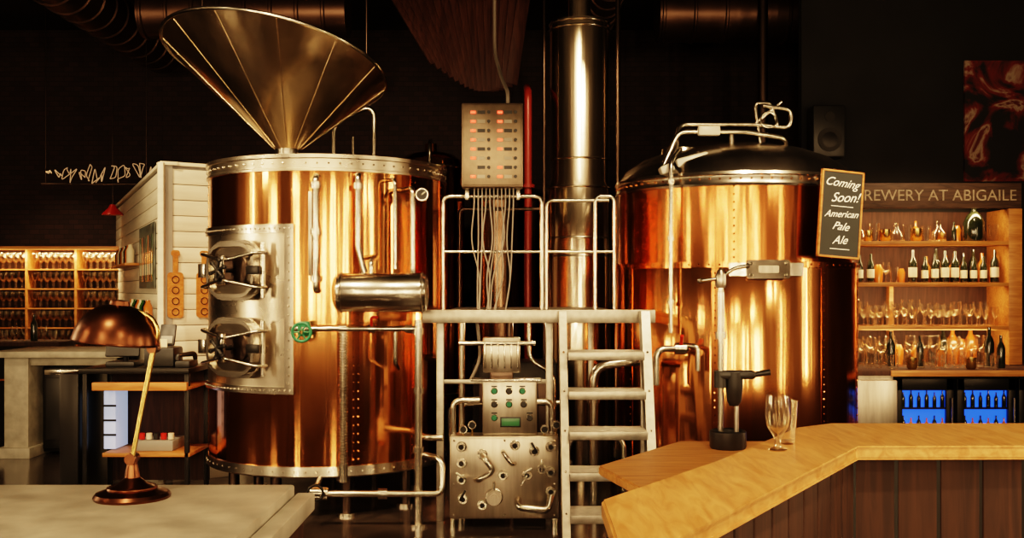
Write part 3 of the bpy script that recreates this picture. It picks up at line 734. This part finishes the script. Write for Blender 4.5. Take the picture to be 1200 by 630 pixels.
for i in range(9):
    p.lathe(f'jar_{i+1}',[(0,0),(.035,0),(.038,.01),(.038,.13),(.02,.17),(.02,.19),(0,.19)],(3.0+i*.19,-.07,1.325),(AMBER,LABEL,GREENB,BGLASS)[i%4],14)
    p.lathe(f'upper_jar_{i+1}',[(0,0),(.035,0),(.038,.01),(.038,.13),(.02,.17),(.02,.19),(0,.19)],(1.3+i*.19,-.07,1.875),(BGLASS,AMBER,LABEL)[i%3],14)

# service station with till
g=G('service_station',(-2.8,7.95,0))
g.box('top',(-3.22,7.6,.98),(-2.40,8.15,1.02),BLACKM,.005)
g.box('wood_rail',(-3.10,7.55,.86),(-2.40,7.60,.92),OAK2,.004)
g.box('wood_shelf_mid',(-3.10,7.62,.86),(-2.40,8.1,.885),OAK2,.003)
g.box('wood_shelf_low',(-3.05,7.62,.36),(-2.40,8.1,.39),OAK2,.003)
for i,(x,y) in enumerate(((-3.2,7.62),(-2.44,7.62),(-3.2,8.1),(-2.44,8.1))): g.box(f'post_{i+1}',(x,y,0),(x+.035,y+.035,.98),BLACKM)
g.box('dark_side_panel',(-3.36,7.6,0),(-3.22,8.15,.98),BLACKM,.005)
g.box('lit_case',(-3.09,7.75,.40),(-3.0,8.0,.84),WARMW,.004)
for i in range(3): g.box(f'lit_case_bar_{i+1}',(-3.095,7.742,.50+i*.11),(-2.995,7.75,.515+i*.11),BLACKM,0)
g.box('stacked_boxes',(-2.85,7.7,.39),(-2.55,8.0,.47),GREY,.01)
for i in range(5): g.cyl(f'stacked_plate_{i+1}',(-2.80+i*.055,7.75,.475),(-2.80+i*.055,7.75,.52),.022,(RED,LABEL,BLACK)[i%3])
g.box('back_panel',(-3.2,8.11,.1),(-2.40,8.13,.98),DWOOD,0)
g=G('till_terminal',(-2.9,7.85,1.02))
g.box('base',(-3.08,7.75,1.02),(-2.86,7.98,1.06),BLACK,.01)
g.box('screen',(-3.10,7.82,1.09),(-2.84,7.85,1.30),BLACK,.01,Matrix.Rotation(-.3,4,'X'))
g.cyl('stem',(-2.97,7.88,1.05),(-2.97,7.86,1.15),.02,BLACK)
g=G('receipt_printer',(-2.68,7.85,1.02))
g.box('case',(-2.78,7.72,1.02),(-2.55,7.95,1.17),BLACK,.02)
g.box('paper',(-2.72,7.78,1.17),(-2.62,7.785,1.23),LABEL,0)
g=G('card_reader',(-2.66,7.9,1.17))
g.box('body',(-2.72,7.90,1.17),(-2.60,7.93,1.34),BLACK,.012,Matrix.Rotation(-.35,4,'X'))
g.box('keys',(-2.705,7.885,1.19),(-2.615,7.895,1.25),GREY,.002,Matrix.Rotation(-.35,4,'X'))
g=G('desk_telephone',(-2.48,7.8,1.02))
g.box('cradle',(-2.53,7.68,1.02),(-2.42,7.9,1.07),BLACK,.01)
g.tube('handset',[(-2.52,7.72,1.075),(-2.52,7.72,1.11),(-2.43,7.84,1.12),(-2.43,7.86,1.075)],.018,BLACK,.03)

# far left bar counter with under-counter fridge
g=G('back_bar_counter',(-4.4,10.4,0))
g.box('top',(-4.95,9.7,.96),(-3.72,10.6,1.02),CONC,.006)
g.box('end_panel',(-4.85,9.78,0),(-4.62,10.5,.96),CONC,.004)
g.box('plinth',(-4.9,9.72,0),(-4.58,10.55,.10),CONC,.004)
g.box('apron',(-4.62,9.82,.88),(-3.80,9.86,.96),CONC,.003)
g.box('inner_panel',(-4.62,10.4,0),(-3.80,10.45,.96),BLACKM,0)
g.box('fridge_door',(-4.56,9.95,.06),(-4.18,9.99,.85),BLACKM,.008)
g.box('fridge_glass',(-4.52,9.935,.15),(-4.22,9.952,.75),BLACK,.003)
g.box('fridge_body',(-4.57,9.99,.03),(-4.17,10.38,.86),BLACKM,.004)
g.box('fridge_grille',(-4.54,9.94,.78),(-4.20,9.95,.83),STEEL,.002)

# glass rack, far left
GL=lathe_mesh('wine_glass_mesh',[(0,0),(.03,0),(.03,.003),(.005,.01),(.005,.07),(.02,.085),(.034,.12),(.03,.17)],GLASS,12)
TUM=lathe_mesh('tumbler_mesh',[(0,0),(.028,0),(.036,.12)],GLASS,12)
TUMA=lathe_mesh('amber_tumbler_mesh',[(0,0),(.03,0),(.036,.1),(.02,.14),(.0,.14)],AMBER,12)
BOT=lathe_mesh('wine_bottle_mesh',[(0,0),(.036,0),(.038,.01),(.038,.18),(.03,.21),(.014,.24),(.013,.30),(0,.30)],BGLASS,16)
BOTL=lathe_mesh('bottle_label_mesh',[(.0388,.05),(.0388,.14)],LABEL,16)
LIQ=lathe_mesh('liquor_bottle_mesh',[(0,0),(.04,0),(.042,.01),(.042,.15),(.02,.19),(.014,.2),(.014,.26),(0,.26)],AMBER,16)
g=G('glass_rack_shelving',(-5.7,12.98,0))
x0,x1,y0,y1=-6.6,-4.75,12.6,12.98
g.box('back',(x0,y1-.03,0),(x1,y1,2.1),DWOOD,0)
for i in range(4):
    x=x0+(x1-x0-.03)*i/3; g.box(f'upright_{i+1}',(x,y0,0),(x+.03,y1-.03,2.1),OAK2,.003)
for i,z in enumerate((.55,.90,1.14,1.38,1.62,1.86)): g.box(f'shelf_{i+1}',(x0+.03,y0,z-.015),(x1-.03,y1-.03,z),OAK2,.003)
g.box('top_board',(x0-.02,y0-.02,2.1),(x1+.02,y1,2.14),OAK2,.003)
g=G('rack_glassware',(-5.7,12.8,1.25)); k=0
for z in (.90,1.14,1.38,1.62,1.86):
    x=-6.52
    while x<-4.80:
        if min(abs((x-(-6.585+.607*q))) for q in range(4))>.045:
            g.inst(f'glass_{k}',GL,(x,12.66,z),1.25); k+=1
            g.inst(f'glass_{k}',GL,(x+.02,12.75,z),1.2); k+=1
            g.inst(f'glass_{k}',GL,(x-.01,12.86,z),1.2); k+=1
        x+=.078
g=G('left_back_bar',(-5.6,11.6,0))
g.box('top',(-6.8,11.3,.98),(-5.0,11.9,1.03),DWOOD,.005)
g.box('body',(-6.75,11.38,0),(-5.05,11.85,.98),BLACKM,0)
for i in range(14):
    g.inst(f'bottle_{i}',(GL,BOT,GL,TUM,GL)[i%5],(-6.6+i*.11,11.55,1.03),1)
g.box('rail',(-6.7,11.33,.6),(-5.1,11.345,.62),AMBER,0)

# wire wall art strip above
g=G('wire_wall_art',(-4.6,11.2,2.8))
for i in range(14):
    x=-5.05+i*.085; z=2.88+random.uniform(-.03,.03)
    pts=[(x+random.uniform(-.05,.05),11.2+random.uniform(-.02,.02),z+random.uniform(-.11,.11)) for _ in range(5)]
    g.tube(f'wire_{i+1}',pts+[pts[0]],.005,NEON,.03,1)
g.tube('carrier_rail',[(-5.15,11.2,2.76),(-3.95,11.2,2.76)],.012,DARKST)
g.tube('hanger_1',[(-5.1,11.2,2.78),(-5.1,11.2,4.9)],.006,DARKST); g.tube('hanger_2',[(-4.0,11.2,2.78),(-4.0,11.2,4.9)],.006,DARKST)
g=G('red_pendant_lamp',(-4.6,12.0,2.5))
g.lathe('shade',[(0,.12),(.03,.12),(.05,.08),(.11,.02),(.12,0),(.0,.0)],(-4.66,11.95,2.48),RED,28)
g.tube('stem',[(-4.66,11.95,2.6),(-4.66,11.95,4.9)],.006,DARKST)

# ------------------------------------------------------------------ right back bar
g=G('back_bar_shelving',(3.7,9.4,0))
g.box('back_panel',(2.95,9.58,.935),(4.50,9.615,2.33),DWOOD,0)
g.box('post_left',(2.95,9.2,.935),(3.02,9.58,2.33),OAK2,.003)
g.box('post_right',(4.44,9.15,.935),(4.56,9.58,2.33),OAK2,.003)
for i,z in enumerate((2.04,1.67,1.28)):
    g.box(f'shelf_{i+1}',(3.02,9.15,z-.035),(4.44,9.58,z),OAK2,.003)
g.box('mid_post',(3.50,9.5,.935),(3.54,9.58,1.67),OAK2,.003)
g=G('brewery_sign',(3.75,9.12,2.33))
SIGNW=wood('sign_wood',(.04,.022,.014),(.10,.055,.035),.6,(2,14,14))
g.box('board',(3.06,9.16,2.335),(4.56,9.20,2.56),SIGNW,.004)
LET=pbr('sign_letters',(.36,.28,.20),0,.6,.4,(30,30,30))
g.text('lettering','BREWERY AT ABIGAILE',.140,TXT(3.79,9.157,2.445),LET)
g.box('bracket_1',(3.2,9.2,2.34),(3.24,9.58,2.36),BLACKM,0); g.box('bracket_2',(4.3,9.2,2.34),(4.34,9.58,2.36),BLACKM,0)
g=G('wall_speaker',(2.93,9.5,2.8))
g.box('cabinet',(2.76,9.38,2.82),(3.06,9.60,3.30),BLACK,.02)
g.cyl('woofer',(2.91,9.385,2.98),(2.91,9.37,2.98),.11,BLACKM); g.cyl('woofer_cone',(2.91,9.372,2.98),(2.91,9.366,2.98),.085,BLACKM,r2=.04)
g.cyl('tweeter',(2.91,9.385,3.19),(2.91,9.372,3.19),.045,BLACKM)
g=G('back_bar_cabinet',(3.65,8.9,0))
g.box('counter_top',(2.78,8.52,.89),(4.75,9.60,.93),DWOOD,.005)
g.box('counter_edge',(3.15,8.505,.885),(4.75,8.52,.935),OAK2,.002)
g.box('steel_cabinet',(2.76,8.42,0),(3.17,8.52,.86),STEELB,.006)
g.box('steel_cabinet_body',(2.78,8.52,0),(3.17,9.55,.89),STEELB,0)
g.box('body',(3.18,8.68,0),(4.75,9.55,.89),BLACKM,0)
for i,x in enumerate((3.22,3.74,4.26)):
    g.box(f'fridge_{i+1}_frame_top',(x,8.6,.76),(x+.49,8.64,.86),BLACKM,.003)
    g.box(f'fridge_{i+1}_frame_bottom',(x,8.6,.08),(x+.49,8.64,.16),BLACKM,.003)
    g.box(f'fridge_{i+1}_frame_left',(x,8.6,.08),(x+.06,8.64,.86),BLACKM,.003)
    g.box(f'fridge_{i+1}_frame_right',(x+.43,8.6,.08),(x+.49,8.64,.86),BLACKM,.003)
    g.box(f'fridge_{i+1}_lit_interior',(x+.05,8.66,.16),(x+.44,8.675,.78),BLUE,0)
    g.box(f'fridge_{i+1}_shelf',(x+.05,8.62,.60),(x+.44,8.66,.615),BLACKM,0)
    g.box(f'fridge_{i+1}_shelf_low',(x+.05,8.62,.38),(x+.44,8.66,.395),BLACKM,0)
    for q in range(6): g.inst(f'fridge_{i+1}_bottle_{q+1}',BOT,(x+.08+q*.066,8.640,.615),.42+.05*(q%2))
    for q in range(6): g.inst(f'fridge_{i+1}_low_bottle_{q+1}',LIQ if q%2 else BOT,(x+.08+q*.066,8.640,.395),.5)
    g.cyl(f'fridge_{i+1}_handle',(x+.47,8.58,.35),(x+.47,8.58,.7),.01,STEEL)
g=G('back_bar_glassware',(3.7,9.3,1.3)); k=0
for z,me,y,sc,dx in ((1.28,GL,9.20,1.15,.072),(1.28,TUM,9.30,1.2,.085),(1.28,GL,9.42,1.3,.08),(.93,TUM,9.05,1.25,.085),(.93,GL,9.25,1.45,.08),(.93,TUM,8.85,1.1,.095),(.93,GL,9.40,1.5,.08)):
    x=3.08
    while x<4.38:
        m2=me
        if z<1 and random.random()<.14: m2=random.choice((LIQ,BOT,TUMA))
        if random.random()<.92: g.inst(f'glass_{k}',m2,(x,y+random.uniform(-.02,.02),z),sc*random.uniform(.78,1.08)*(.85 if m2 in (LIQ,BOT) else 1)); k+=1
        x+=dx*random.uniform(.9,1.15)
CUP=lathe_mesh('cup_mesh',[(0,0),(.03,0),(.045,.02),(.045,.1),(.04,.1),(.04,.02),(0,.02)],BRASS,16)
for i,x in enumerate((3.25,3.4,3.62,3.9,4.1)):
    g.inst(f'copper_cup_{i}',CUP if i%2 else TUM,(x,8.70,.93),1)
g=G('back_bar_bottles',(3.8,9.3,1.67)); k=0
for x in (3.14,3.24,3.62,3.73,3.82,3.91,4.0,4.08,4.17,4.26,4.36):
    s_=random.uniform(.78,1.0)
    for me in (BOT,BOTL): g.inst(f'bottle_{k}',me,(x,9.25,1.67),s_); k+=1
for x in (3.79,3.88,3.97,4.05,4.13,4.22,4.30,4.40):
    g.inst(f'bottle_{k}',random.choice((BOT,LIQ,BOT)),(x,9.37,1.67),random.uniform(.9,1.05)); k+=1
for i,x in enumerate((3.07,3.32,3.39,3.46,3.53)):
    g.inst(f'tumbler_{i}',(TUM,TUMA,GL)[i%3],(x,9.28,1.67),random.uniform(.9,1.2))
STILL=lathe_mesh('carafe_mesh',[(0,0),(.06,0),(.075,.02),(.07,.09),(.03,.14),(.02,.2),(.026,.21),(0,.21)],GLASS,20)
JUG=lathe_mesh('growler_mesh',[(0,0),(.075,0),(.08,.01),(.08,.15),(.05,.21),(.02,.24),(.02,.28),(0,.28)],BGLASS,20)
for i,(x,me,sc) in enumerate(((3.12,STILL,1),(3.22,CUP,1),(3.28,TUM,1.4),(3.38,CUP,1.1),(3.48,STILL,.8),(3.58,TUM,1.3),(3.66,CUP,1.2),(3.75,TUM,1.2),(3.86,STILL,.9),(4.0,BOT,.6),(4.18,JUG,1.15),(4.36,TUM,1.3),(3.17,LIQ,.7),(3.44,TUM,1.0),(3.70,LIQ,.75),(3.94,CUP,.9),(4.08,TUMA,1.1),(4.29,CUP,1.0))):
    g.inst(f'shelf_item_{i}',me,(x,9.27+.12*(i>11),2.04),sc)
# mural on the bar wall
MUR,nt,b=newmat('mural_paint')
tc=nt.nodes.new('ShaderNodeTexCoord'); nz=nt.nodes.new('ShaderNodeTexNoise'); nz.inputs['Scale'].default_value=2.2; nz.inputs['Distortion'].default_value=1.6; nz.inputs['Detail'].default_value=6
cr=nt.nodes.new('ShaderNodeValToRGB'); cr.color_ramp.interpolation='LINEAR'
e=cr.color_ramp.elements; e[0].position=.42; e[0].color=(.005,.004,.004,1); e[1].position=.52; e[1].color=(.14,.010,.008,1)
q=e.new(.57); q.color=(.30,.23,.17,1); q=e.new(.62); q.color=(.10,.008,.007,1); q=e.new(.72); q.color=(.01,.008,.007,1)
nt.links.new(tc.outputs['Object'],nz.inputs['Vector']); nt.links.new(nz.outputs['Fac'],cr.inputs[0]); nt.links.new(cr.outputs[0],b.inputs['Base Color']); b.inputs['Roughness'].default_value=.8
g=G('painted_mural_panel',(4.7,9.55,2.6)); g.box('panel',(4.24,9.585,2.62),(5.15,9.615,3.75),MUR,0)
g=G('wall_pipe',(2.45,9.8,3)); g.tube('pipe',[(2.40,9.8,0),(2.40,9.8,4.9)],.05,DARKST)

# ------------------------------------------------------------------ ceiling slats + ducts
g=G('ceiling_slat_baffle',(-.8,10.8,4.2))
for i in range(16):
    t=i/15; x=-1.35+t*1.50; tilt=math.radians(-52+t*66)
    g.M=Matrix.Translation((x,10.6+.02*i,4.9))@Matrix.Rotation(tilt*.6,4,'Y')@Matrix.Rotation(.5,4,'Z')
    g.box(f'slat_{i+1}',(-.075,-.012,-1.10-.12*math.sin(t*3)),(.075,.012,-.03),SLAT,.003)
g.M=I4.copy()
def duct(name,p0,p1,r,n):
    g=G(name,p0); p0=Vector(p0); p1=Vector(p1); d=p1-p0
    g.M=Matrix.Translation(p0)@d.to_track_quat('Z','Y').to_matrix().to_4x4()
    st=d.length/n; pr=[(0,0),(r,0)]
    for i in range(n): pr += [(r,i*st+.02),(r+.015,i*st+.03),(r+.015,i*st+.05),(r,i*st+.06)]
    pr += [(r,d.length),(0,d.length)]
    g.lathe('duct_tube',pr,(0,0,0),DUCTM,40); g.M=I4.copy()
    for i in range(3):
        p=p0+d*(.15+.35*i); g.cyl(f'strap_{i+1}',(p.x,p.y,p.z+r*.9),(p.x,p.y,4.9),.01,STEEL)
duct('ceiling_duct',(-4.2,4.5,4.45),(-4.2,12.3,4.45),.25,26)
duct('ceiling_duct',(-3.6,10.0,4.30),(-1.6,10.0,4.30),.24,8)
duct('ceiling_duct',(1.5,10.6,4.45),(5.0,10.6,4.45),.28,11)
duct('ceiling_duct',(.95,8.9,4.55),(.95,12.6,4.55),.16,12)
g=G('ceiling_conduit',(2,8,4.6)); g.tube('run_1',[(-6.9,9.2,4.72),(5.1,9.2,4.72)],.04,DARKST); g.tube('run_2',[(-6.9,9.45,4.5),(.2,9.45,4.5)],.025,DARKST)
g.tube('drop_2',[(-3,9.2,4.7),(-3,9.2,4.88)],.02,DARKST)

# ------------------------------------------------------------------ lights
def aim(o,t):
    o.rotation_euler=(Vector(t)-Vector(o.location)).to_track_quat('-Z','Y').to_euler()
WARM=(1,.68,.37)
def spot(name,loc,tgt,e,ang=50,size=.06,col=WARM,blend=.7):
    l=bpy.data.lights.new(name,'SPOT'); l.energy=e; l.spot_size=math.radians(ang); l.spot_blend=blend; l.shadow_soft_size=size; l.color=col
    o=bpy.data.objects.new(name,l); COL.objects.link(o); o.location=loc; aim(o,tgt)
    # can modelled around each lamp, added ones too
    d=(Vector(tgt)-Vector(loc)).normalized(); p=Vector(loc)
    g=G('ceiling_spotlight',loc)
    q=d.to_track_quat('-Z','Y').to_matrix().to_4x4()
    g.M=Matrix.Translation(p-d*.02)@q
    g.lathe('can',[(.085,-.04),(.09,-.04),(.09,.14),(.05,.18),(0,.18),(0,.17),(.045,.17),(.085,.13)],(0,0,0),BLACKM,24)
    g.M=I4.copy()
    g.cyl('stem',p-d*.15,(p.x-d.x*.15,p.y-d.y*.15,4.9),.012,BLACKM)
    o.parent=g.e; o.matrix_parent_inverse=g.inv
    return o
spot('spot_lamp',(-2.4,4.6,4.3),(-1.7,7.6,1.4),420,50)
spot('spot_lamp',(-4.6,4.8,4.0),(-2.0,7.5,1.6),330,36)  # added spot from the left to brighten the manway plate
spot('spot_lamp',(-.6,4.2,4.3),(-1.2,7.6,1.2),340,45)
spot('spot_lamp',(.6,4.6,4.3),(.0,7.3,.9),190,45)
spot('spot_lamp',(1.6,4.4,4.3),(1.6,7.6,1.2),420,48)
spot('spot_lamp',(3.0,5.0,4.3),(2.2,7.7,1.2),270,45)
spot('spot_lamp',(1.6,1.5,4.0),(1.3,3.2,1.1),185,75)
spot('spot_lamp',(-1.2,1.0,4.0),(-1.2,2.2,1.1),120,75)
spot('spot_lamp',(-3.6,6.6,4.3),(-3.0,9.0,1.6),250,55)
spot('spot_lamp',(3.6,7.2,4.3),(3.7,9.3,1.2),180,50)
spot('spot_lamp',(-1.8,4.6,4.0),(-1.8,7.8,3.2),230,40)  # added to lift the brightness of the hopper cone
spot('spot_lamp',(.2,6.0,4.4),(.6,9.0,2.9),230,32)  # added spot to bring up the exhaust stack
spot('spot_lamp',(1.1,6.2,4.4),(.6,9.0,2.6),150,30)  # second added spot on the stack
spot('spot_lamp',(-5.4,10.6,4.3),(-5.6,12.6,1.4),130,50)
def area(name,loc,tgt,e,sx,sy,col=WARM):
    l=bpy.data.lights.new(name,'AREA'); l.shape='RECTANGLE'; l.size=sx; l.size_y=sy; l.energy=e; l.color=col
    o=bpy.data.objects.new(name,l); COL.objects.link(o); o.location=loc; aim(o,tgt); return o
# added strip lights and backplates, out of view, for vertical streaks on the copper
def streak_strip(loc,tgt,e,h=1.9):
    g=G('added_streak_strip',loc); d=(Vector(tgt)-Vector(loc)).normalized()
    q=d.to_track_quat('-Z','Y').to_matrix().to_4x4(); g.M=Matrix.Translation(Vector(loc)-d*.05)@q
    g.box('backplate',(-.11,-h/2-.08,0),(.11,h/2+.08,.03),BRASS,.005); g.M=I4.copy()
    o=area('added_strip_light',loc,tgt,e,.10,h); o.parent=g.e; o.matrix_parent_inverse=g.inv
for x,e in ((-4.9,70),(-2.3,80),(-.6,50),(1.1,75),(3.4,75)):
    streak_strip((x,-2.90,2.1),(x,5,2.1),e)
streak_strip((-6.90,1.5,2.1),(0,1.5,2.1),65); streak_strip((-6.90,5.0,2.1),(0,5.0,2.1),65)
streak_strip((5.10,2.0,2.1),(0,2.0,2.1),55); streak_strip((5.10,5.2,2.1),(0,5.2,2.1),45)
# added pendants, out of view, to give the metal something to reflect
for i,(x,y) in enumerate(((-3.5,1.5),(-1.6,.2),(.4,.6),(2.4,.6),(3.8,2.6),(-5,4.5))):
    g=G('added_pendant',(x,y,3.0))
    g.lathe('shade',[(.03,.22),(.06,.2),(.17,.04),(.18,0),(.175,0),(.16,.04),(.05,.19)],(x,y,2.95),BRONZE,32)
    g.cyl('cord',(x,y,3.16),(x,y,4.9),.006,BLACK)
    l=bpy.data.lights.new('added_pendant_light','POINT'); l.energy=30; l.color=WARM; l.shadow_soft_size=.06
    o=bpy.data.objects.new('added_pendant_light',l); COL.objects.link(o); o.location=(x,y,2.93); o.parent=g.e; o.matrix_parent_inverse=g.inv
# shelf strip lights
for nm,loc,tg,e,sx in (('shelf_strip',(3.72,9.17,1.98),(3.72,9.5,1.6),7,1.2),('shelf_strip',(3.72,9.17,1.61),(3.72,9.5,1.3),7,1.2),('shelf_strip',(3.72,9.2,2.31),(3.72,9.5,2.0),7,1.2),('shelf_strip',(3.72,9.12,1.23),(3.72,9.4,.9),7,1.2),
    ('rack_strip',(-5.7,12.5,2.07),(-5.7,12.9,1.3),16,1.6)):
    area(nm,loc,tg,e,sx,.03,(1,.62,.30))
l=bpy.data.lights.new('under_deck_lamp','POINT'); l.energy=5; l.color=WARM; l.shadow_soft_size=.05
o=bpy.data.objects.new('under_deck_lamp',l); COL.objects.link(o); o.location=(.15,7.7,1.38)

w=bpy.data.worlds.new('world'); SC.world=w; w.use_nodes=True
w.node_tree.nodes['Background'].inputs[0].default_value=(1,.7,.45,1); w.node_tree.nodes['Background'].inputs[1].default_value=.01

# ------------------------------------------------------------------ camera
cd=bpy.data.cameras.new('camera'); cd.sensor_width=36; cd.lens=36; cd.shift_y=25/1200; cd.clip_end=60
cam=bpy.data.objects.new('camera',cd); COL.objects.link(cam); cam.location=(0,0,1.6); cam.rotation_euler=(math.pi/2,0,0)
SC.camera=cam
SC.view_settings.view_transform='Filmic'
SC.view_settings.look='High Contrast'
SC.view_settings.exposure=.55
